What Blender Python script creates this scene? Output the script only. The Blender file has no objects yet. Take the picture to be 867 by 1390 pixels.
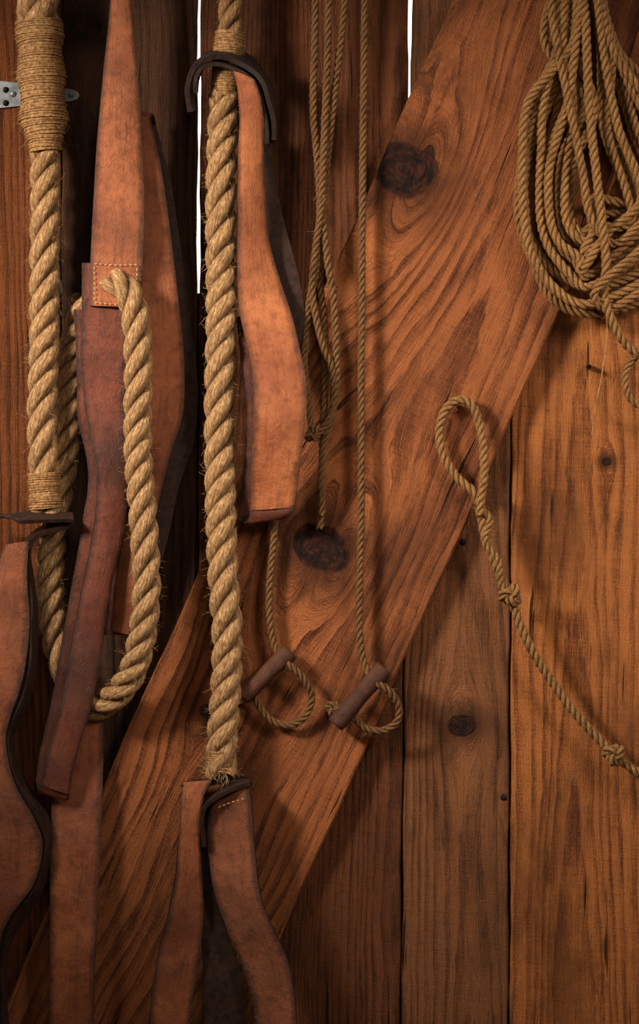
import bpy, math, random
import numpy as np
from mathutils import Vector
random.seed(4); rng=np.random.default_rng(4)
D=3.0; ZC=1.6
def P(x,y,d):
    f=(D-d*0.001)/D
    return np.array([(x-433.5)*.001*f, -d*.001, ZC-(y-695)*.001*f])
sc=bpy.context.scene
sc.view_settings.view_transform='Standard'
# ---------------------------------------------------------------- helpers
def group(name,loc=(0,0,0)):
    e=bpy.data.objects.new(name,None); sc.collection.objects.link(e); e.empty_display_size=.02
    return e
def link(name,me,mats,parent=None,smooth=True):
    o=bpy.data.objects.new(name,me); sc.collection.objects.link(o)
    for m in mats: me.materials.append(m)
    if smooth: me.polygons.foreach_set('use_smooth',[True]*len(me.polygons))
    if parent: o.parent=parent
    return o
def mk(V,F,uv=None,mi=None):
    me=bpy.data.meshes.new('m'); me.from_pydata([tuple(v) for v in V],[],[tuple(f) for f in F])
    if uv is not None:
        l=me.uv_layers.new(name='UVMap'); l.data.foreach_set('uv',np.asarray(uv,dtype=np.float32).ravel())
    if mi is not None: me.polygons.foreach_set('material_index',mi)
    me.update(); return me
def spline(pts,step):
    p=np.array(pts,float); p=np.vstack([2*p[0]-p[1],p,2*p[-1]-p[-2]])
    out=[]
    for i in range(1,len(p)-2):
        a,b,c,d=p[i-1],p[i],p[i+1],p[i+2]
        t=np.linspace(0,1,24,endpoint=False)[:,None]
        out.append(.5*((2*b)+(-a+c)*t+(2*a-5*b+4*c-d)*t**2+(-a+3*b-3*c+d)*t**3))
    out=np.vstack(out+[p[-2][None]])
    s=np.r_[0,np.cumsum(np.linalg.norm(np.diff(out[:,:3],axis=0),axis=1))]
    n=max(3,int(s[-1]/step)); q=np.linspace(0,s[-1],n)
    return np.stack([np.interp(q,s,out[:,k]) for k in range(out.shape[1])],1),q
def frames(C):
    T=np.gradient(C,axis=0); T/=np.linalg.norm(T,axis=1)[:,None]+1e-12
    N=np.zeros_like(T); n=np.array([1.,.0,.0]); n-=T[0]*n.dot(T[0])
    if np.linalg.norm(n)<.2: n=np.array([0,1.,0]); n-=T[0]*n.dot(T[0])
    N[0]=n/np.linalg.norm(n)
    for i in range(1,len(T)):
        n=N[i-1]-T[i]*N[i-1].dot(T[i]); N[i]=n/np.linalg.norm(n)
    return T,N,np.cross(T,N)
def tube(C,r,sides,s=None,U1=None):
    T,N,B=frames(C)
    if U1 is not None:
        N=U1-T*np.sum(U1*T,1)[:,None]; N/=np.linalg.norm(N,axis=1)[:,None]; B=np.cross(T,N)
    r=np.broadcast_to(np.asarray(r,float),(len(C),))
    a=np.arange(sides)*2*math.pi/sides
    V=C[:,None]+r[:,None,None]*(np.cos(a)[None,:,None]*N[:,None]+np.sin(a)[None,:,None]*B[:,None])
    V=V.reshape(-1,3); n=len(C)
    i=np.arange(n-1)[:,None]*sides; j=np.arange(sides)[None]; j2=(j+1)%sides
    F=np.stack([i+j,i+j2,i+sides+j2,i+sides+j],-1).reshape(-1,4)
    if s is None: s=np.r_[0,np.cumsum(np.linalg.norm(np.diff(C,axis=0),axis=1))]
    u0=np.broadcast_to(j/sides,(n-1,sides)); u1=np.broadcast_to((j+1)/sides,(n-1,sides))
    v0=np.broadcast_to(s[:-1,None],(n-1,sides)); v1=np.broadcast_to(s[1:,None],(n-1,sides))
    uv=np.stack([np.stack([u0,v0],-1),np.stack([u1,v0],-1),np.stack([u1,v1],-1),np.stack([u0,v1],-1)],2).reshape(-1,2)
    return V,F.tolist(),uv
class Acc:
    def __init__(s): s.V=[];s.F=[];s.U=[];s.n=0
    def add(s,V,F,uv):
        s.V.append(V); s.F+= [[a+s.n for a in f] for f in F]; s.U.append(uv); s.n+=len(V)
    def mesh(s): return mk(np.vstack(s.V),s.F,np.vstack(s.U))
def hairs(C,R,n,mat,parent,L=(.005,.014),rad=.00018):
    T,N,B=frames(C); A=Acc()
    for _ in range(n):
        i=random.randrange(1,len(C)-1); a=random.uniform(0,6.283)
        o=math.cos(a)*N[i]+math.sin(a)*B[i]; p=C[i]+o*R*.85
        t=T[i]*random.choice([-1,1])*random.uniform(.4,1.3)
        d=o*random.uniform(.3,1)+t+rng.normal(0,.35,3); d/=np.linalg.norm(d)
        l=random.uniform(*L); bend=rng.normal(0,.3,3)
        q=np.array([p,p+d*l*.5,p+(d+bend)*l])
        A.add(*tube(q,[rad,rad,rad*.4],3))
    link('loose_fibres',A.mesh(),[mat],parent)
def rope(pts,R,lay,mat,parent,name='strands',step=None,sides=14,hair=0,hmat=None,raw=False,fibre=(.005,.013)):
    pts=[P(*p) for p in pts] if not raw else pts
    C,s=spline(pts,step or lay/20)
    T,N,B=frames(C); A=Acc()
    for k in range(3):
        th=2*math.pi*(s+.05*lay*np.sin(s*23))/lay+2*math.pi*k/3
        rad=np.cos(th)[:,None]*N+np.sin(th)[:,None]*B
        jit=1+.04*np.sin(s*90+k*2)
        c=C+rad*(R*.52*jit)[:,None]
        A.add(*tube(c,R*.495,sides,s*(.1/lay)+k*3.3,-rad))
    link(name,A.mesh(),[mat],parent)
    if hair: hairs(C,R,hair,hmat or mat,parent,fibre)
    return C
def whip(pts,radf,tw,pitch,mat,parent,name='whipping'):
    C,s=spline([P(*p) for p in pts],pitch/18); T,N,B=frames(C)
    r=np.array([radf(t) for t in s/s[-1]])
    th=2*math.pi*s/pitch
    jj=1+.02*np.sin(th*.37)+.015*np.sin(th*.13+2)
    c=C+(np.cos(th)[:,None]*N+np.sin(th)[:,None]*B)*(r*jj)[:,None]+T*(np.sin(th*1.0+np.sin(th*.09)*3)*pitch*.35)[:,None]
    A=Acc(); A.add(*tube(c,tw,6)); A.add(*tube(C,r*.985,16,s*.5))
    link(name,A.mesh(),[mat],parent)
# ---------------------------------------------------------------- node helper
class NB:
    def __init__(s,name):
        s.m=bpy.data.materials.new(name); s.m.use_nodes=True; s.t=s.m.node_tree
        s.b=s.t.nodes['Principled BSDF']
    def n(s,ty,**k):
        x=s.t.nodes.new(ty)
        for a,b in k.items(): setattr(x,a,b)
        return x
    def set(s,sock,v):
        if isinstance(v,bpy.types.NodeSocket): s.t.links.new(v,sock)
        else: sock.default_value=v
    def M(s,op,a,b=0,c=None,clamp=False):
        x=s.n('ShaderNodeMath',operation=op,use_clamp=clamp); s.set(x.inputs[0],a); s.set(x.inputs[1],b)
        if c is not None: s.set(x.inputs[2],c)
        return x.outputs[0]
    def comb(s,a,b,c):
        x=s.n('ShaderNodeCombineXYZ'); s.set(x.inputs[0],a);s.set(x.inputs[1],b);s.set(x.inputs[2],c); return x.outputs[0]
    def noise(s,vec,scale,detail=2,rough=.5,dist=0):
        x=s.n('ShaderNodeTexNoise'); s.set(x.inputs['Vector'],vec); x.inputs['Scale'].default_value=scale
        x.inputs['Detail'].default_value=detail; x.inputs['Roughness'].default_value=rough; x.inputs['Distortion'].default_value=dist
        return x.outputs['Fac']
    def mix(s,f,a,b,bt='MIX'):
        x=s.n('ShaderNodeMix',data_type='RGBA',blend_type=bt); s.set(x.inputs[0],f)
        s.set(x.inputs[6],a if isinstance(a,bpy.types.NodeSocket) else (*a,1)); s.set(x.inputs[7],b if isinstance(b,bpy.types.NodeSocket) else (*b,1))
        return x.outputs[2]
    def smooth(s,v,a,b,c=0.,d=1.):
        x=s.n('ShaderNodeMapRange',interpolation_type='SMOOTHSTEP'); s.set(x.inputs[0],v)
        for i,q in enumerate((a,b,c,d)): s.set(x.inputs[1+i],q)
        return x.outputs[0]
    def bump(s,h,strength,dist):
        x=s.n('ShaderNodeBump'); x.inputs['Strength'].default_value=strength; x.inputs['Distance'].default_value=dist
        s.set(x.inputs['Height'],h); s.t.links.new(x.outputs[0],s.b.inputs['Normal'])
    def fin(s,col,rough,spec=.4):
        s.set(s.b.inputs['Base Color'],col); s.set(s.b.inputs['Roughness'],rough); s.b.inputs['Specular IOR Level'].default_value=spec
        return s.m
def sr(r,g,b): return tuple(((c/255)/12.92 if c/255<.04045 else ((c/255+.055)/1.055)**2.4) for c in (r,g,b))
def wood(name,light,dark,freq=90,seed=0.,pith=(0,.08,.03),knots=(),warp=.02,ring=.75,fib=.5,wob=.006):
    b=NB(name); tc=b.n('ShaderNodeTexCoord'); sp=b.n('ShaderNodeSeparateXYZ'); b.t.links.new(tc.outputs['Object'],sp.inputs[0])
    x,y,z=sp.outputs
    xw=x; kmask=None; krings=None; kline=None
    for (kx,kz,R) in knots:
        dx=b.M('SUBTRACT',x,kx); dz=b.M('SUBTRACT',z,kz)
        nz=b.noise(b.comb(dx,seed+kx,dz),16,3)
        rx=b.M('MULTIPLY',dx,dx); rz=b.M('MULTIPLY',dz,dz)
        r2=b.M('ADD',rx,b.M('MULTIPLY',rz,.22))
        r=b.M('SQRT',b.M('ADD',rx,b.M('MULTIPLY',rz,1.7))); r=b.M('ADD',r,b.M('MULTIPLY',b.M('SUBTRACT',nz,.5),R*.9))
        defl=b.M('DIVIDE',b.M('MULTIPLY',dx,R*R*1.9),b.M('ADD',r2,R*R*.7))
        xw=b.M('SUBTRACT',xw,defl)
        mk_=b.smooth(r,R*.8,R*.95,1.,0.)
        kr=b.M('MULTIPLY_ADD',b.M('SINE',b.M('MULTIPLY',r,2*math.pi/(R*.21))),.5,.5)
        halo=b.M('MULTIPLY',b.smooth(r,R*.8,R*2.8,.8,0.),b.smooth(nz,.3,.6,.5,1.))
        if kmask is None: kmask,krings,kline=mk_,halo,kr
        else:
            kmask=b.M('MAXIMUM',kmask,mk_); krings=b.M('MAXIMUM',krings,halo); kline=b.mix(mk_,kline,kr)
    w=b.noise(b.comb(b.M('MULTIPLY',x,1.5),seed,b.M('MULTIPLY',z,.5)),4.5,2,.5)
    w2=b.noise(b.comb(b.M('MULTIPLY',x,4),seed+5,b.M('MULTIPLY',z,1.0)),9,3,.55)
    xw=b.M('ADD',xw,b.M('MULTIPLY',b.M('SUBTRACT',w,.5),warp*2))
    px=b.M('SUBTRACT',xw,pith[0]); pd=b.M('ADD',b.M('MULTIPLY',z,pith[2]),pith[1])
    f=b.M('SQRT',b.M('ADD',b.M('MULTIPLY',px,px),b.M('MULTIPLY',pd,pd)))
    f=b.M('ADD',f,b.M('MULTIPLY',b.M('SUBTRACT',w2,.5),wob))
    fib0=b.noise(b.comb(xw,y,b.M('MULTIPLY',z,.03)),900,2,.6)
    f=b.M('ADD',f,b.M('MULTIPLY',b.M('SUBTRACT',fib0,.5),.0035))
    un=b.noise(b.comb(f,seed,0.),22,1); f2=b.M('ADD',f,b.M('MULTIPLY',b.M('SUBTRACT',un,.5),.035))
    fr=b.M('FRACT',b.M('MULTIPLY',f2,freq))
    ringv=b.M('MULTIPLY',b.M('POWER',b.smooth(fr,.05,.9),1.6),b.smooth(fr,.92,1.,1.,0.))
    fibre=b.smooth(b.noise(b.comb(xw,y,b.M('MULTIPLY',z,.03)),650,3,.7),.34,.66)
    fib2=b.smooth(b.noise(b.comb(xw,y,b.M('MULTIPLY',z,.07)),120,4,.65),.34,.66)
    mott=b.noise(b.comb(b.M('MULTIPLY',x,2),seed,z),3.6,5,.62)
    grit=b.smooth(b.noise(tc.outputs['Object'],420,3,.7),.36,.64)
    saw=b.smooth(b.noise(b.comb(b.M('MULTIPLY',x,.06),seed,b.M('ADD',z,b.M('MULTIPLY',x,.08))),330,2,.6),.4,.65)
    ringamp=b.M('MULTIPLY',b.smooth(b.noise(b.comb(b.M('MULTIPLY',x,3),seed+9,z),5,2),.3,.7,.5,1.),ring)
    fac=b.M('MULTIPLY',ringv,ringamp)
    fac=b.M('ADD',fac,b.M('MULTIPLY',b.M('SUBTRACT',fibre,.45),fib*.75))
    fac=b.M('ADD',fac,b.M('MULTIPLY',b.M('SUBTRACT',fib2,.45),fib*.75))
    fac=b.M('ADD',fac,b.M('MULTIPLY',b.M('SUBTRACT',grit,.5),.32))
    fac=b.M('ADD',fac,b.M('MULTIPLY',b.M('SUBTRACT',saw,.5),.16),clamp=True)
    col=b.mix(fac,light,dark)
    grey=tuple(dark[i]*.5*q for i,q in enumerate((1,1.05,1.1)))
    col=b.mix(b.smooth(mott,.44,.68,0.,.6),col,grey)
    m3=b.noise(b.comb(b.M('MULTIPLY',x,7),seed+4,b.M('MULTIPLY',z,1.6)),6,4,.65)
    col=b.mix(b.smooth(m3,.55,.69,0.,.55),col,tuple(c*.4 for c in dark))
    crack=b.smooth(b.noise(b.comb(xw,seed+3,b.M('MULTIPLY',z,.045)),75,3,.55),.655,.69,0.,.9)
    col=b.mix(crack,col,sr(22,12,8))
    if kmask is not None:
        col=b.mix(krings,col,tuple(c*.38 for c in dark))
        kn=b.smooth(b.noise(tc.outputs['Object'],60,4,.65),.35,.65)
        kc=b.mix(kn,sr(26,14,10),sr(84,42,26)); kc=b.mix(b.M('MULTIPLY',kline,.5),kc,sr(16,9,7))
        col=b.mix(kmask,col,kc)
    h=b.M('SUBTRACT',b.M('ADD',b.M('MULTIPLY',ringv,.9),b.M('MULTIPLY',fibre,.9)),b.M('MULTIPLY',crack,2.5))
    h=b.M('ADD',h,b.M('MULTIPLY',grit,.7))
    if kmask is not None: h=b.M('ADD',h,b.M('MULTIPLY',kmask,b.M('MULTIPLY_ADD',kline,.5,-1.8)))
    b.bump(h,1.,.0019)
    return b.fin(col,b.smooth(fibre,0,1,.55,.82),.26)
def leather(name,c1,c2,rough=.36):
    b=NB(name); tc=b.n('ShaderNodeTexCoord'); sp=b.n('ShaderNodeSeparateXYZ'); b.t.links.new(tc.outputs['UV'],sp.inputs[0])
    o=tc.outputs['Object']; u,v=sp.outputs[0],sp.outputs[1]
    m=b.noise(o,9,4,.6); m2=b.noise(o,70,5,.7); g=b.noise(o,800,3,.7)
    st=b.noise(b.comb(u,0,b.M('MULTIPLY',v,1.6)),9,5,.7)
    col=b.mix(b.smooth(m,.3,.7),c1,c2)
    col=b.mix(b.smooth(m2,.45,.72,0,.55),col,tuple(c*.45 for c in c2))
    col=b.mix(b.smooth(st,.48,.7,0,.55),col,tuple(c*.42 for c in c2))
    col=b.mix(b.smooth(g,.52,.68,0,.45),col,tuple(c*.35 for c in c2))
    e=b.M('MULTIPLY',b.M('ABSOLUTE',b.M('SUBTRACT',u,.5)),2)
    e=b.M('ADD',e,b.M('MULTIPLY',b.M('SUBTRACT',m2,.5),.3))
    col=b.mix(b.smooth(e,.66,1.,0,.85),col,tuple(c*.22 for c in c2))
    sc_=b.smooth(b.noise(b.comb(u,0,b.M('MULTIPLY',v,3)),38,3,.6,1.5),.64,.69,0,.4)
    col=b.mix(sc_,col,tuple(c*.3 for c in c2))
    # fine creases running across the strap
    cr=b.smooth(b.noise(b.comb(b.M('MULTIPLY',u,.5),3.,b.M('MULTIPLY',v,5)),22,4,.6,.8),.47,.53)
    h=b.M('ADD',b.M('MULTIPLY',g,1.6),b.M('MULTIPLY',m2,3)); h=b.M('ADD',h,b.M('MULTIPLY',cr,.5))
    b.bump(h,.75,.0009)
    return b.fin(col,b.smooth(m2,.3,.7,rough-.04,rough+.26),.48)
def plain(name,c1,c2,rough=.8,scale=60,bump=.5,spec=.3,metal=0):
    b=NB(name); tc=b.n('ShaderNodeTexCoord'); n=b.noise(tc.outputs['Object'],scale,4,.65)
    b.bump(n,bump,.001); b.b.inputs['Metallic'].default_value=metal
    return b.fin(b.mix(b.smooth(n,.3,.7),c1,c2),rough,spec)
def ropemat(name,c1,c2,yarns=6,sl=15.,ydark=.45):
    b=NB(name); tc=b.n('ShaderNodeTexCoord'); sp=b.n('ShaderNodeSeparateXYZ'); b.t.links.new(tc.outputs['UV'],sp.inputs[0])
    u,v=sp.outputs[0],sp.outputs[1]
    n=b.noise(tc.outputs['Object'],30,3,.6); n2=b.noise(tc.outputs['Object'],160,3,.7)
    q=b.M('ADD',u,b.M('MULTIPLY',v,sl)); q=b.M('ADD',q,b.M('MULTIPLY',n2,.06))
    y=b.M('ABSOLUTE',b.M('SINE',b.M('MULTIPLY',q,math.pi*yarns)))
    fib=b.noise(b.comb(q,0,b.M('MULTIPLY',v,6)),26,4,.75)
    fibs=b.smooth(fib,.36,.64)
    col=b.mix(fibs,c2,c1)
    col=b.mix(b.smooth(y,0,.45,ydark,0),col,tuple(c*.35 for c in c2))
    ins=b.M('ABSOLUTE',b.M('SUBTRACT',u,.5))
    col=b.mix(b.smooth(ins,.13,.30,0,.75),col,tuple(c*.3 for c in c2))  # shade in the grooves between strands, painted into the colour
    col=b.mix(b.smooth(n,.5,.75,0,.5),col,tuple(c*.5 for c in c2))
    col=b.mix(b.smooth(n2,.55,.75,0,.45),col,tuple(c*.4 for c in c2))
    b.bump(b.M('ADD',b.M('MULTIPLY',y,.5),b.M('MULTIPLY',fibs,.7)),1.,.0013)
    return b.fin(col,.68,.3)
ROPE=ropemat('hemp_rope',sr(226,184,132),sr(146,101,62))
ROPEL=ropemat('hemp_rope_darker',sr(204,162,112),sr(128,87,52))  # slightly darker hemp tone for the eye splice
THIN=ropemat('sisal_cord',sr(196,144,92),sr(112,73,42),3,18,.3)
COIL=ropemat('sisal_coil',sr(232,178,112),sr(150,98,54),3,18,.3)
TWINE=plain('waxed_twine',sr(190,146,94),sr(104,72,44),.6,260)
HAIR=plain('fibre',sr(222,187,140),sr(178,138,92),.7,100,0)
HAIRD=plain('fibre_cord',sr(190,144,92),sr(130,90,54),.7,100,0)
L_OR=leather('leather_tan',sr(208,126,72),sr(156,82,44))
L_M2=leather('leather_chestnut',sr(184,106,62),sr(130,68,38))
L_MO=leather('leather_light_brown',sr(172,96,54),sr(118,61,34))
L_RD=leather('leather_russet',sr(126,60,36),sr(84,38,24))
L_ML=leather('leather_brown',sr(156,89,54),sr(104,55,33))
EDGE=plain('leather_edge',sr(52,33,26),sr(24,16,13),.45,150)
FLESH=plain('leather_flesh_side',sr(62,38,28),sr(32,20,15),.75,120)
IRON=plain('dark_iron',sr(40,34,32),sr(20,16,15),.5,80,.4,.5,.7)
GALV=plain('galvanised_steel',sr(165,172,180),sr(105,110,116),.45,40,.2,.5,.6)
TOG=leather('toggle_wood',sr(104,58,38),sr(66,34,24),.45)
THREAD=plain('thread',sr(232,205,160),sr(190,155,115),.8,300)
# ---------------------------------------------------------------- wall
wall=group('wall_back')
def board(name,e0,e1,ytop,ybot,d0,th,mat,parent,rag=.0012):
    n=90; cx=(e0((ytop+ybot)/2)+e1((ytop+ybot)/2))/2; cy=(ytop+ybot)/2
    org=np.array([(cx-433.5)*.001,-d0*.001,ZC-(cy-695)*.001])
    V=[];F=[]; bev=.0018; ph=random.uniform(0,9)
    for i in range(n):
        y=ytop+(ybot-ytop)*i/(n-1); z=(ZC-(y-695)*.001)-org[2]
        a=(e0(y)-433.5)*.001-org[0]+rag*(math.sin(y*.031+ph)+.5*math.sin(y*.11+ph*2))*.7
        c=(e1(y)-433.5)*.001-org[0]+rag*(math.sin(y*.027+ph*3)+.5*math.sin(y*.13+ph))*.7
        V+=[(a,th,z),(a,bev,z),(a+bev,0,z),(c-bev,0,z),(c,bev,z),(c,th,z)]
    for i in range(n-1):
        for j in range(6):
            k=(j+1)%6; F.append((i*6+j,i*6+k,i*6+6+k,i*6+6+j))
    F+= [tuple(range(6)),tuple(range((n-1)*6+5,(n-1)*6-1,-1))]
    me=mk(V,F); o=link(name,me,[mat],parent,False); o.location=org; return o
TOP,BOT=-400,2290
s0=lambda y:-260; s1=lambda y:84-y*.004; s2=lambda y:270-y*.004
s3=lambda y:557-y*.0095; s4=lambda y:695-y*.003; s5=lambda y:915; s6=lambda y:1120
g=2.3
W1=wood('plank_wood_a',sr(160,93,50),sr(78,41,23),120,1.,(.03,.06,.02))
W2=wood('plank_wood_b',sr(100,66,45),sr(44,29,21),110,2.,(-.05,.05,.04),knots=[(-.055,.905,.022)])
W3=wood('plank_wood_c',sr(136,80,47),sr(66,36,22),150,3.,(.14,.05,.01))
W4=wood('plank_wood_d',sr(164,106,67),sr(88,54,34),125,4.,(0.02,.05,.02),knots=[(.008,-.04,.022)])
W5=wood('plank_wood_e',sr(212,132,72),sr(110,58,30),125,5.,(-.02,.06,.02),knots=[(.02,.318,.008)])
W6=wood('plank_wood_f',sr(150,90,50),sr(90,48,26),110,6.,(.02,.07,.02))
board('plank_1',s0,lambda y:s1(y)-1.0,TOP,BOT,0,.028,W1,wall)
board('plank_2',lambda y:s1(y)+1.0,lambda y:s2(y)-g,TOP,BOT,0,.026,W2,wall)
board('plank_3',lambda y:s2(y)+g,lambda y:s3(y)-(g if y<300 else 1.4),TOP,BOT,0,.026,W3,wall)
board('plank_4',lambda y:s3(y)+(g if y<300 else 1.4),lambda y:s4(y)-1.5,TOP,BOT,0,.026,W4,wall)
board('plank_5',lambda y:s4(y)+1.5,lambda y:s5(y)-1.5,TOP,BOT,0,.026,W5,wall)
board('plank_6',lambda y:s5(y)+1.5,s6,TOP,BOT,0,.026,W6,wall)
DARKW=plain('light_stop_dark',sr(50,34,25),sr(30,20,16),.9,20)  # dark surface for the added light stops behind the wall
board('light_stop_low',lambda y:-260,lambda y:1120,395,BOT,-29,.02,DARKW,wall)  # added unseen board, stops daylight coming through the lower seams
board('light_stop_seam',lambda y:20,lambda y:150,TOP,380,-29,.02,DARKW,wall)  # added unseen strip behind the left seam, keeps daylight out
# brace
ang=math.atan2(1,2.25)
mid=np.array([585-(695-440)/2.25*1.0,695.])
W_=.302; Lh=1.25
bx,bz=(mid[0]-433.5)*.001,ZC-(mid[1]-695)*.001
def tolocal(px,py):
    X=(px-433.5)*.001-bx; Z=ZC-(py-695)*.001-bz
    c,s=math.cos(ang),math.sin(ang)
    return (X*c-Z*s, X*s+Z*c)
k1=tolocal(543,232); k2=tolocal(436,746); k3=tolocal(285,965)
WB=wood('brace_wood',sr(196,118,70),sr(96,50,29),68,7.,(.02,.03,.04),
   knots=[(*k1,.056),(*k2,.046),(*k3,.015)],warp=.03,ring=.82,fib=.5,wob=.013)
n=80;V=[];F=[];bev=.003
for i in range(n):
    z=-Lh+2*Lh*i/(n-1); a=-W_/2+.0012*math.sin(z*21); c=W_/2+.0015*math.sin(z*17+1)
    V+=[(a,.0248,z),(a,bev,z),(a+bev,0,z),(c-bev,0,z),(c,bev,z),(c,.0248,z)]
for i in range(n-1):
    for j in range(6):
        k=(j+1)%6; F.append((i*6+j,i*6+6+j,i*6+6+k,i*6+k))
F+=[tuple(range(5,-1,-1)),tuple(range((n-1)*6,(n-1)*6+6))]
br=link('diagonal_brace',mk(V,F),[WB],None,False); br.location=(bx,-.025,bz); br.rotation_euler=(0,ang,0)
# floor
FL=plain('packed_earth',sr(96,66,44),sr(60,40,28),.95,8)
me=mk([(-3,-4.5,-.0),(3,-4.5,0),(3,.4,0),(-3,.4,0),(-3,-4.5,-.1),(3,-4.5,-.1),(3,.4,-.1),(-3,.4,-.1)],[(0,1,2,3),(7,6,5,4),(0,4,5,1),(1,5,6,2),(2,6,7,3),(3,7,4,0)])
link('floor',me,[FL],None,False)
# ---------------------------------------------------------------- leather ribbons
def ribbon(rows,mat,parent,name='strap',th=.005,nu=9,bulge=0.,back=None,step=.006):
    A=[np.r_[P(*r[:3]),P(*r[3:6])] for r in rows]
    S,_=spline(A,step); L=S[:,:3];R=S[:,3:]
    n=len(S); u=np.linspace(0,1,nu)
    G=L[:,None]*(1-u)[None,:,None]+R[:,None]*u[None,:,None]
    dv=np.gradient(G,axis=0); du=np.gradient(G,axis=1)
    nr=np.cross(du,dv); nr/=np.linalg.norm(nr,axis=2)[...,None]+1e-9
    flip=False
    if nr[:,:,1].mean()>0: nr=-nr; flip=True
    s=np.r_[0,np.cumsum(np.linalg.norm(np.diff((L+R)/2,axis=0),axis=1))]
    G=G+nr*(bulge*np.sin(np.pi*u)[None,:,None])
    wob=.0018*np.sin(s*38+len(rows))[:,None,None]*(.4+.6*u[None,:,None])+.0011*np.sin(s*91+2*len(rows))[:,None,None]*(1-u)[None,:,None]; G=G+nr*wob
    front=G+nr*th/2; bk=G-nr*th/2
    front[:,0]-= nr[:,0]*th*.18; front[:,-1]-=nr[:,-1]*th*.18
    V=np.concatenate([front.reshape(-1,3),bk.reshape(-1,3)]); N0=n*nu
    F=[];U=[];MI=[]
    def q(a,b,c,d,uv,mi):
        if flip: F.append((d,c,b,a)); U.extend([uv[3],uv[2],uv[1],uv[0]])
        else: F.append((a,b,c,d)); U.extend(uv)
        MI.append(mi)
    for i in range(n-1):
        for j in range(nu-1):
            a=i*nu+j; uv=[(u[j],s[i]),(u[j+1],s[i]),(u[j+1],s[i+1]),(u[j],s[i+1])]
            q(a,a+1,a+nu+1,a+nu,uv,0)
            q(N0+a,N0+a+nu,N0+a+nu+1,N0+a+1,[uv[0],uv[3],uv[2],uv[1]],2)
        a=i*nu; uv=[(0,s[i]),(0,s[i+1]),(0,s[i+1]),(0,s[i])]
        q(a,a+nu,N0+a+nu,N0+a,uv,1); a+=nu-1; q(a,N0+a,N0+a+nu,a+nu,uv,1)
    for j in range(nu-1):
        uv=[(0,0)]*4
        q(j,N0+j,N0+j+1,j+1,uv,1); a=(n-1)*nu+j; q(a,a+1,N0+a+1,N0+a,uv,1)
    me=mk(V,F,U,MI); me.validate()
    o=link(name,me,[mat,EDGE,back or FLESH],parent)
    try: me.set_sharp_from_angle(angle=math.radians(50))
    except Exception: pass
    return o
def stitches(pts,parent,sp=.0066,ln=.0040):
    A=Acc(); C,s=spline([P(*p) for p in pts],.0005)
    k=0
    while k*sp+ln<s[-1]:
        t=np.linspace(k*sp,k*sp+ln,5); c=np.stack([np.interp(t,s,C[:,i]) for i in range(3)],1)
        c[:,1]-=np.array([0,.0004,.0006,.0004,0])
        A.add(*tube(c,[.0002,.0006,.0007,.0006,.0002],6)); k+=1
    link('stitching',A.mesh(),[THREAD],parent)
# --- left harness
h1=group('leather_harness_strap')
ribbon([(150,-60,78,176,-60,78),(150,0,82,178,0,82),(140,100,88,187,100,84),(131,200,96,193,200,86),(126,290,94,196,290,92),(123,350,93,194,352,93),(122,415,93,190,418,93)],L_M2,h1,'upper_strap',bulge=.004)
stitches([(128,358,98.6),(158,360,101),(188,359,98.6)],h1)
stitches([(128,362,98.6),(128,410,98.6)],h1)
stitches([(128,411,98.6),(158,413,101),(184,413,98.6)],h1)
stitches([(186,364,98.6),(185,410,98.6)],h1)
ribbon([(111,357,86,186,357,86),(111,420,84,180,420,84),(110,500,76,172,500,84),(118,570,74,170,570,82),(131,640,80,174,640,74),(128,710,84,170,710,72),(113,790,88,150,800,76),(98,870,88,138,885,78),(84,950,84,122,965,78),(66,1020,80,102,1035,76),(56,1065,76,94,1078,72)],L_RD,h1,'lower_strap',bulge=.003)
ribbon([(100,420,66,150,420,66),(104,500,64,150,500,66),(106,570,60,150,570,62),(120,640,58,155,640,62),(112,710,62,150,710,62),(98,790,68,135,800,62),(84,870,70,120,880,62),(70,950,68,105,960,62),(54,1020,64,80,1030,60),(48,1062,66,72,1076,62)],L_RD,h1,'inner_layer',back=FLESH)
ribbon([(56,1062,76,94,1074,72),(52,1074,70,92,1086,68),(49,1062,64,74,1074,62)],L_RD,h1,'folded_end',step=.002)
ribbon([(92,940,48,140,940,48),(76,1020,46,140,1020,48),(70,1100,50,138,1100,52),(68,1200,62,134,1200,56),(68,1300,54,129,1300,60),(66,1420,60,126,1420,58),(66,1520,60,124,1520,58)],L_M2,h1,'tail_strap',bulge=.002)
h3=group('leather_harness_strap')
ribbon([(180,158,58,204,160,60),(178,230,64,219,230,62),(178,330,68,233,330,62),(182,420,72,243,420,58),(186,500,74,250,500,50),(186,560,70,248,560,52),(182,620,60,231,620,60),(172,690,52,214,690,62),(158,770,50,196,770,56),(150,855,48,178,862,50)],L_M2,h3,'front_layer',bulge=.004)
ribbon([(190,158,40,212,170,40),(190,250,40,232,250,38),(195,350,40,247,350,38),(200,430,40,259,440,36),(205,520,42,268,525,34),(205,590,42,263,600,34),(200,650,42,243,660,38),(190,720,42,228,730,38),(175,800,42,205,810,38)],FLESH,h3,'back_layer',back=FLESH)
ribbon([(180,160,58,205,162,60),(184,152,50,208,156,52),(190,160,40,212,168,40)],L_MO,h3,'top_fold',step=.002)
ribbon([(142,700,46,168,700,46),(140,780,46,174,780,46),(140,862,44,176,862,44)],L_RD,h3,'tail')
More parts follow.
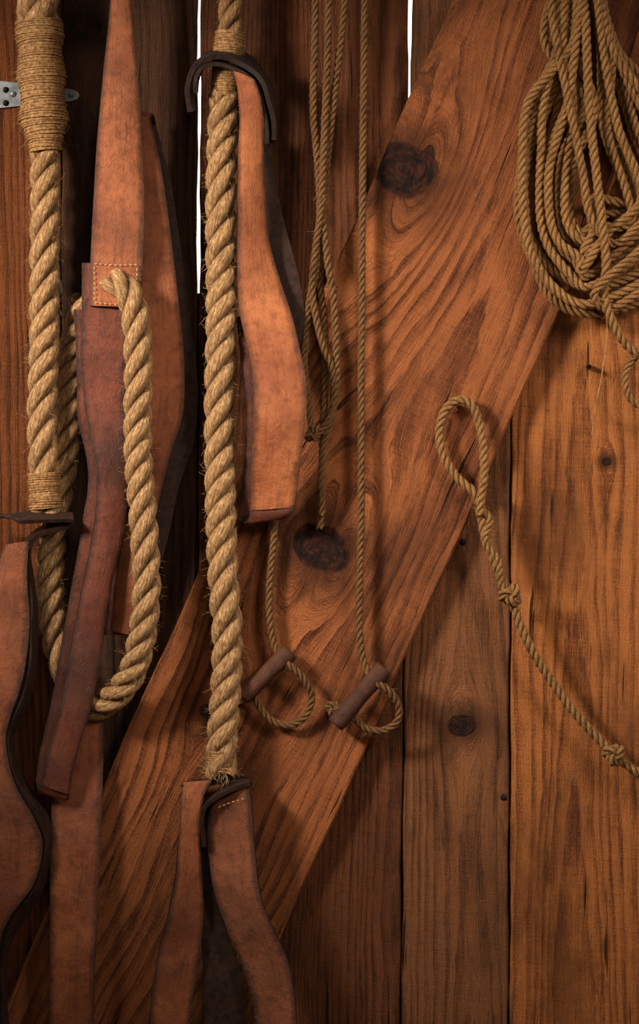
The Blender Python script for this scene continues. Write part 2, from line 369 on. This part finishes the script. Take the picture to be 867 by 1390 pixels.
# ---- thick ropes
r1=group('thick_rope')
rope([(50,-80,62),(51,-20,62),(53,48,62)],.029,.12,ROPE,r1,'splice',hair=60,hmat=HAIR)
def rA(t):
    return (.030+.002*math.sin(t*19))*(1-max(0,(t-.78))/.22*.3) 
whip([(53,30,62),(56,100,62),(60,170,62),(62,206,62)],rA,.0014,.0034,TWINE,r1,'whipping')
Cw,_=spline([P(53,20,62),P(60,206,62)],.004); hairs(Cw,.031,120,HAIR,r1,(.008,.02))
rope([(61,195,60),(61,260,60),(61,340,60),(60,450,60),(57,560,60),(60,640,60),(62,704,60)],.0205,.102,ROPE,r1,'strands',hair=700,hmat=HAIR)
whip([(60,642,60),(62,690,60)],lambda t:.021+.0006*math.sin(t*9),.0012,.0027,TWINE,r1,'lower_whipping')
r2=group('thick_rope')
rope([(146,392,76),(160,384,98),(176,402,106),(185,440,106),(188,500,105),(187,560,104),(187,620,104),(192,680,104),(197,740,104),(199,800,102),(193,860,98),(178,915,86),(150,950,66),(122,960,50),(100,940,42),(84,900,38),(72,850,36),(68,790,34),(70,740,30),(78,680,28),(88,620,28),(92,560,28),(93,500,28),(104,450,30),(116,405,36)],.0192,.096,ROPE,r2,'strands',hair=1000,hmat=HAIR)
r3=group('thick_rope')
rope([(314,-80,56),(313,0,58),(311,52,60),(307,100,60),(303,160,60)],.0168,.085,ROPEL,r3,'eye_splice',hair=120,hmat=HAIR)
whip([(312,44,60),(309,90,60),(305,132,60)],lambda t:.0185+.0015*math.sin(t*3.1),.0014,.0032,TWINE,r3)
rope([(305,125,60),(301,200,60),(300,300,60),(300,400,60),(299,500,60),(298,600,61),(299,690,62),(303,780,63),(308,860,64),(306,940,64),(302,1000,64),(300,1052,64)],.0212,.100,ROPE,r3,'strands',hair=1100,hmat=HAIR)
whip([(300,1018,64),(300,1048,64)],lambda t:.0185-.002*t,.0012,.003,TWINE,r3,'end_whipping')
Cc,_=spline([P(300,1035,64),P(300,1056,64)],.002); hairs(Cc,.016,240,HAIR,r3,(.006,.018),.0003)
# ---- strap around centre rope
h4=group('leather_belt_loop')
ribbon([(257,152,84,262,150,40),(254,118,92,260,112,38),(262,90,98,272,80,36),(290,78,100,296,68,32),(318,82,100,322,70,32),(344,98,100,346,86,34),(361,122,98,366,114,36),(370,152,92,374,146,40),(373,190,84,366,194,44)],FLESH,h4,'top_loop',th=.0075,back=EDGE)
ribbon([(266,126,94,268,126,50),(264,108,98,270,104,46),(274,92,99,280,88,44),(298,87,99,304,82,42),(326,95,100,330,91,44),(346,115,98,350,110,46),(358,148,92,362,146,48),(362,196,86,364,196,50)],FLESH,h4,'top_loop_inner',th=.006,back=EDGE)
ribbon([(316,96,92,346,108,98),(322,122,94,354,132,98),(325,160,90,358,164,90),(323,200,88,358,205,80),(322,260,88,359,260,70),(322,320,80,364,320,64),(322,380,74,380,380,62),(326,430,74,396,430,72),(338,480,90,408,480,92),(344,520,104,415,516,102),(344,560,106,416,560,102),(342,610,92,410,610,94),(341,650,78,405,650,84),(340,692,66,399,688,76)],L_OR,h4,'hanging_face',bulge=.003)
ribbon([(330,180,50,364,180,52),(335,250,48,372,240,48),(340,320,46,388,310,46),(345,380,46,405,375,46),(350,440,48,413,430,48),(350,490,52,404,485,52)],FLESH,h4,'rear_strap')
ribbon([(320,430,54,350,430,54),(326,480,54,356,480,56),(334,540,58,360,540,60),(335,600,56,362,600,58),(330,650,52,362,650,54),(322,700,50,362,705,50)],L_RD,h4,'inner_layer',back=FLESH)
ribbon([(340,688,67,399,686,77),(338,702,64,396,696,74),(332,710,58,384,703,64),(324,706,52,366,702,54),(322,696,48,362,694,50)],L_RD,h4,'bottom_fold',step=.002)
# ---- bottom centre strap
h5=group('leather_belt_loop')
ribbon([(246,1064,72,288,1060,70),(246,1078,80,276,1082,78),(243,1130,86,272,1130,80),(238,1190,88,273,1190,72),(226,1250,86,275,1250,70),(212,1310,84,268,1310,72),(204,1380,84,255,1400,72),(200,1500,82,250,1500,72)],L_MO,h5,'left_leg')
ribbon([(287,1090,76,338,1066,84),(282,1120,70,342,1100,84),(284,1170,70,346,1160,84),(294,1220,72,354,1215,86),(312,1270,76,372,1262,86),(332,1320,78,392,1310,86),(346,1380,78,402,1380,86),(350,1500,78,408,1500,86)],L_ML,h5,'right_leg')
ribbon([(246,1066,78,246,1062,42),(270,1066,72,270,1058,42),(300,1064,70,300,1056,42),(332,1062,80,330,1056,42),(342,1066,86,344,1060,46)],FLESH,h5,'top_rim',th=.005,back=EDGE)
ribbon([(275,1150,84,278,1150,48),(274,1116,88,278,1110,48),(282,1092,92,286,1086,48),(306,1076,93,308,1068,48),(340,1064,90,340,1056,48)],FLESH,h5,'inner_rim',th=.006,back=EDGE)
ribbon([(268,1082,60,288,1088,60),(268,1180,58,290,1180,58),(272,1260,58,306,1260,58),(276,1340,58,330,1340,58),(276,1500,58,334,1500,58)],FLESH,h5,'inner_layer')
stitches([(296,1096,84),(314,1089,87.5),(334,1083,89)],h5)
# ---- far left strap
h6=group('leather_belt_loop')
ribbon([(-30,700,50,22,702,54),(20,697,64,24,707,92),(60,695,62,62,708,94),(98,697,60,100,708,90)],FLESH,h6,'slotted_top',th=.006,back=EDGE)
ribbon([(100,712,80,100,700,56),(72,722,86,70,712,54),(48,732,88,46,726,52),(38,752,84,36,742,52),(40,800,80,44,796,48),(42,860,78,52,858,46),(36,920,76,46,922,44),(18,970,76,28,974,44),(10,1010,76,16,1006,44),(22,1060,78,32,1056,46),(50,1110,80,60,1104,48),(60,1150,80,72,1146,48),(48,1200,80,62,1204,48),(16,1245,78,30,1250,48),(2,1290,76,10,1290,48),(0,1400,76,10,1400,48)],FLESH,h6,'rim',th=.007,back=EDGE)
ribbon([(8,740,74,40,734,84),(-12,790,70,38,790,82),(-30,850,66,40,850,80),(-40,915,66,32,920,78),(-50,970,68,14,975,78),(-50,1010,70,8,1010,78),(-40,1060,72,20,1062,80),(-20,1110,74,48,1112,82),(-20,1150,74,58,1150,82),(-30,1200,72,46,1200,82),(-50,1245,70,14,1246,80),(-60,1300,70,0,1290,78),(-60,1420,70,0,1420,78)],L_MO,h6,'face',bulge=.004)
# ---- hinge
hg=group('strap_hinge')
pts=[(-80,108),(-20,108),(30,112),(70,118),(98,121),(106,125),(108,130),(105,135),(97,138),(70,140),(30,144),(-20,149),(-80,150)]
f=[P(x,y,4) for x,y in pts]; bk=[P(x,y,.5) for x,y in pts]; n=len(pts)
me=mk(f+bk,[tuple(range(n-1,-1,-1)),tuple(range(n,2*n))]+[(i,(i+1)%n,n+(i+1)%n,n+i) for i in range(n)])
o=link('leaf',me,[GALV],hg,False); bv=o.modifiers.new('b','BEVEL'); bv.width=.0008; bv.segments=2
def stud(x,y,d,r,h,mat,parent,name):
    A=Acc(); c=np.array([P(x,y,d-.2),P(x,y,d+h*.5),P(x,y,d+h*.85),P(x,y,d+h)])
    A.add(*tube(c,[r,r,r*.75,r*.05],14)); return link(name,A.mesh(),[mat],parent)
for i,(x,y) in enumerate([(8,122),(8,140),(18,128),(96,129),(64,130)]): stud(x,y,4,.0042,2.2,IRON if i in(0,1) else GALV,hg,'screw')
# ---- thin hanging cords
def cord(name,pts,R=.0055,lay=.03,hair=90,mat=None,parent=None,nm='strands'):
    gq=parent or group(name); rope(pts,R,lay,mat or THIN,gq,nm,lay/11,8,hair,HAIRD,fibre=(.003,.008)); return gq
def knot(x,y,d,R,parent,mat,size,a0=0):
    pts=[]
    for i in range(26):
        t=i/25*2*math.pi*1.0
        X=math.sin(t)+2*math.sin(2*t); Y=math.cos(t)-2*math.cos(2*t); Z=-math.sin(3*t)
        c,s=math.cos(a0),math.sin(a0); X,Y=X*c-Y*s,X*s+Y*c
        pts.append((x+X*size/3,y+Y*size/3,d+Z*size*.55))
    rope(pts,R,R*5.6,mat,parent,'knot',R*.6,8,20,HAIRD,fibre=(.003,.007))
hk=cord('thin_cord',[(428,-60,50),(428,0,50),(427,70,50),(425,150,50),(432,230,52),(434,300,56),(429,360,54),(420,410,48),(415,460,46),(413,500,46),(420,560,44),(424,590,44)])
cord('',[(447,-60,56),(446,0,56),(444,90,56),(440,190,58),(437,280,60),(444,350,60),(452,400,58),(456,460,52),(456,530,50),(446,570,50),(428,592,48)],parent=hk,nm='strands_b')
cord('',[(470,-60,50),(468,0,50),(460,80,50),(449,170,52),(441,250,50),(436,320,48),(434,380,46),(440,440,44),(441,520,42),(438,600,40),(437,660,38),(434,718,38)],parent=hk,nm='strands_c')
cord('',[(438,270,64),(428,340,64),(424,400,56),(438,470,56),(450,500,54),(452,560,50),(440,600,48),(436,640,48),(437,700,44)],.005,parent=hk,nm='strands_d')
knot(424,590,48,.0048,hk,THIN,8)
c2=cord('toggle_cord',[(496,-60,46),(495,0,46),(494,100,46),(492,250,46),(491,400,46),(490,550,46),(490,700,46),(488,800,46),(488,860,46),(494,900,46),(508,924,58),(528,938,58),(541,958,50),(538,980,44),(518,992,42),(495,988,44),(478,972,46),(458,962,46)],.0054,hair=160)
knot(452,962,44,.005,c2,THIN,8,1)
def toggle(x0,y0,x1,y1,d,r,parent):
    n=40; t=np.linspace(0,1,n); a,b=P(x0,y0,d),P(x1,y1,d); Lg=np.linalg.norm(b-a)
    rr=r*(1+.05*np.sin(t*9)); e=np.minimum(t,1-t)*Lg; rr=rr*np.sqrt(np.clip(e/.003,0.0,1)*.5+.5); rr[0]=rr[-1]=1e-5
    t[1]=t[0]+.0005; t[-2]=t[-1]-.0005
    C2=a[None]*(1-t)[:,None]+b[None]*t[:,None]
    A=Acc(); A.add(*tube(C2,rr,18)); link('wooden_toggle',A.mesh(),[TOG],parent)
toggle(455,984,521,906,52,.0122,c2)
c3=cord('toggle_cord',[(374,690,40),(371,740,40),(366,790,40),(366,840,42),(373,878,44),(390,900,56),(411,920,54),(423,944,48),(416,970,42),(396,984,40),(372,980,40),(354,962,42),(342,940,44),(338,925,40)],.0052,hair=80)
toggle(328,946,394,884,50,.012,c3)
# ---- eye loop rope
e1=cord('eye_loop_rope',[(652,700,44),(646,672,46),(622,650,44),(603,622,42),(596,590,40),(602,560,40),(618,544,42),(636,546,42),(648,566,42),(655,600,44),(657,640,48),(653,675,52),(651,700,54)],.0064,.032,140,COIL)
cord('',[(653,690,46),(656,720,46),(667,752,46),(680,784,44),(693,810,42),(706,850,40),(725,888,38),(752,930,34),(785,974,32),(812,1002,32),(832,1024,32),(862,1046,32),(920,1085,32)],.0066,.034,160,COIL,parent=e1,nm='standing_part')
cord('',[(645,685,50),(664,705,50),(658,735,50),(676,762,50),(680,795,48),(692,806,46)],.0058,.03,60,COIL,parent=e1,nm='tucked_tail')
knot(693,808,44,.0066,e1,COIL,12,.4); knot(833,1024,38,.0066,e1,COIL,11,.9)
stud(622,552,25.3,.003,34,IRON,e1,'nail')
# ---- coil
ck=group('coiled_rope')
pts=[(800,-80,46)]; NL=12
for i in range(NL):
    t=i/(NL-1); j=lambda a:random.uniform(-a,a)
    L=703+78*t**1.2+j(6); Rr=960-100*t+j(14); B_=433-115*t+j(10); d=40+34*((i*5)%NL)/NL
    xt=748+46*((i*3)%NL)/NL; tw=j(10)
    pts+=[(xt+12,-30,d),(xt+tw,60+j(8),d+12),(L+22+j(8)-tw,140+j(6),d+8),(L+2,215+j(8),d),(L+j(5),290,d-2),(L+14,350-34*t,d),(L+48-10*t,B_-18,d+4),((L+Rr)/2-22+j(8),B_+j(5),d+8),(Rr-60,B_-44+j(8),d+4),(Rr-14,280+j(20),d),(Rr-46,170+j(14),d+6),(838-20*t+j(10),70,d+10),(815-10*t,-10,d),(800-10*t,-45,d-6)]
pts+=[(795,40,86),(800,150,88),(812,260,86),(822,350,84),(820,400,78),(835,445,70),(862,478,60),(920,500,50)]
rope(pts,.0065,.034,COIL,ck,'coil',.0034,8,1000,HAIRD,fibre=(.003,.009))
rope([(742,-60,70),(752,40,80),(772,140,84),(790,230,86),(800,290,80),(830,330,74),(862,310,70),(900,260,66)],.006,.034,COIL,ck,'cross_strand',.0034,8,60,HAIRD)
rope([(905,300,82),(862,345,88),(826,375,90),(806,400,84),(822,420,70),(850,408,76),(905,370,80)],.006,.034,COIL,ck,'lashing',.0034,8,60,HAIRD)
rope([(905,470,48),(868,480,46),(850,505,42),(852,535,42),(870,552,42),(905,560,46)],.0055,.03,COIL,ck,'tail_loop',.0034,8,30,HAIRD)
A=Acc(); Cq,_=spline([P(820,405,74),P(824,450,66),P(818,500,56),P(808,555,46),P(803,590,36)],.004); A.add(*tube(Cq,.0010,5)); link('frayed_strand',A.mesh(),[HAIRD],ck)
stud(799,498,.3,.0035,22,IRON,ck,'nail')
for x,y,d in [(628,736,0),(683,1082,0)]: stud(x,y,d,.0045,1.2,IRON,wall,'nail')
# ---------------------------------------------------------------- lights
def spot(name,loc,tgt,r,en,col,ang):
    l=bpy.data.lights.new(name,'SPOT'); l.shadow_soft_size=r; l.energy=en; l.color=col; l.spot_size=math.radians(ang); l.spot_blend=1.
    o=bpy.data.objects.new(name,l); sc.collection.objects.link(o); o.location=loc
    o.rotation_euler=(Vector(tgt)-Vector(loc)).to_track_quat('-Z','Y').to_euler()
spot('lamp_left',(-1.25,-1.15,ZC+.75),(.15,0,ZC+.08),.18,185,(1,.86,.69),54)
spot('lamp_right',(1.15,-1.3,ZC+.8),(.18,0,ZC+.04),.22,66,(1,.85,.68),54)
spot('fill_front',(.2,-2.4,ZC+1.0),(.12,0,ZC+.08),.4,36,(1,.88,.73),42)  # added weak fill from the front, not a lamp of the place
w=bpy.data.worlds.new('World'); sc.world=w; w.use_nodes=True; t=w.node_tree
bg=t.nodes['Background']; tc=t.nodes.new('ShaderNodeTexCoord'); sp=t.nodes.new('ShaderNodeSeparateXYZ'); t.links.new(tc.outputs['Generated'],sp.inputs[0])
mr=t.nodes.new('ShaderNodeMapRange'); t.links.new(sp.outputs[1],mr.inputs[0]); mr.inputs[1].default_value=-.1; mr.inputs[2].default_value=.4; mr.inputs[3].default_value=0; mr.inputs[4].default_value=1
mx=t.nodes.new('ShaderNodeMix'); mx.data_type='RGBA'; t.links.new(mr.outputs[0],mx.inputs[0]); mx.inputs[6].default_value=(.055,.044,.036,1); mx.inputs[7].default_value=(2.6,2.4,2.1,1)
t.links.new(mx.outputs[2],bg.inputs[0])
cam=bpy.data.cameras.new('camera'); co=bpy.data.objects.new('camera',cam); sc.collection.objects.link(co)
cam.sensor_fit='VERTICAL'; cam.sensor_height=24; cam.lens=24*D/1.39; co.location=(0,-D,ZC); co.rotation_euler=(math.pi/2,0,0); sc.camera=co
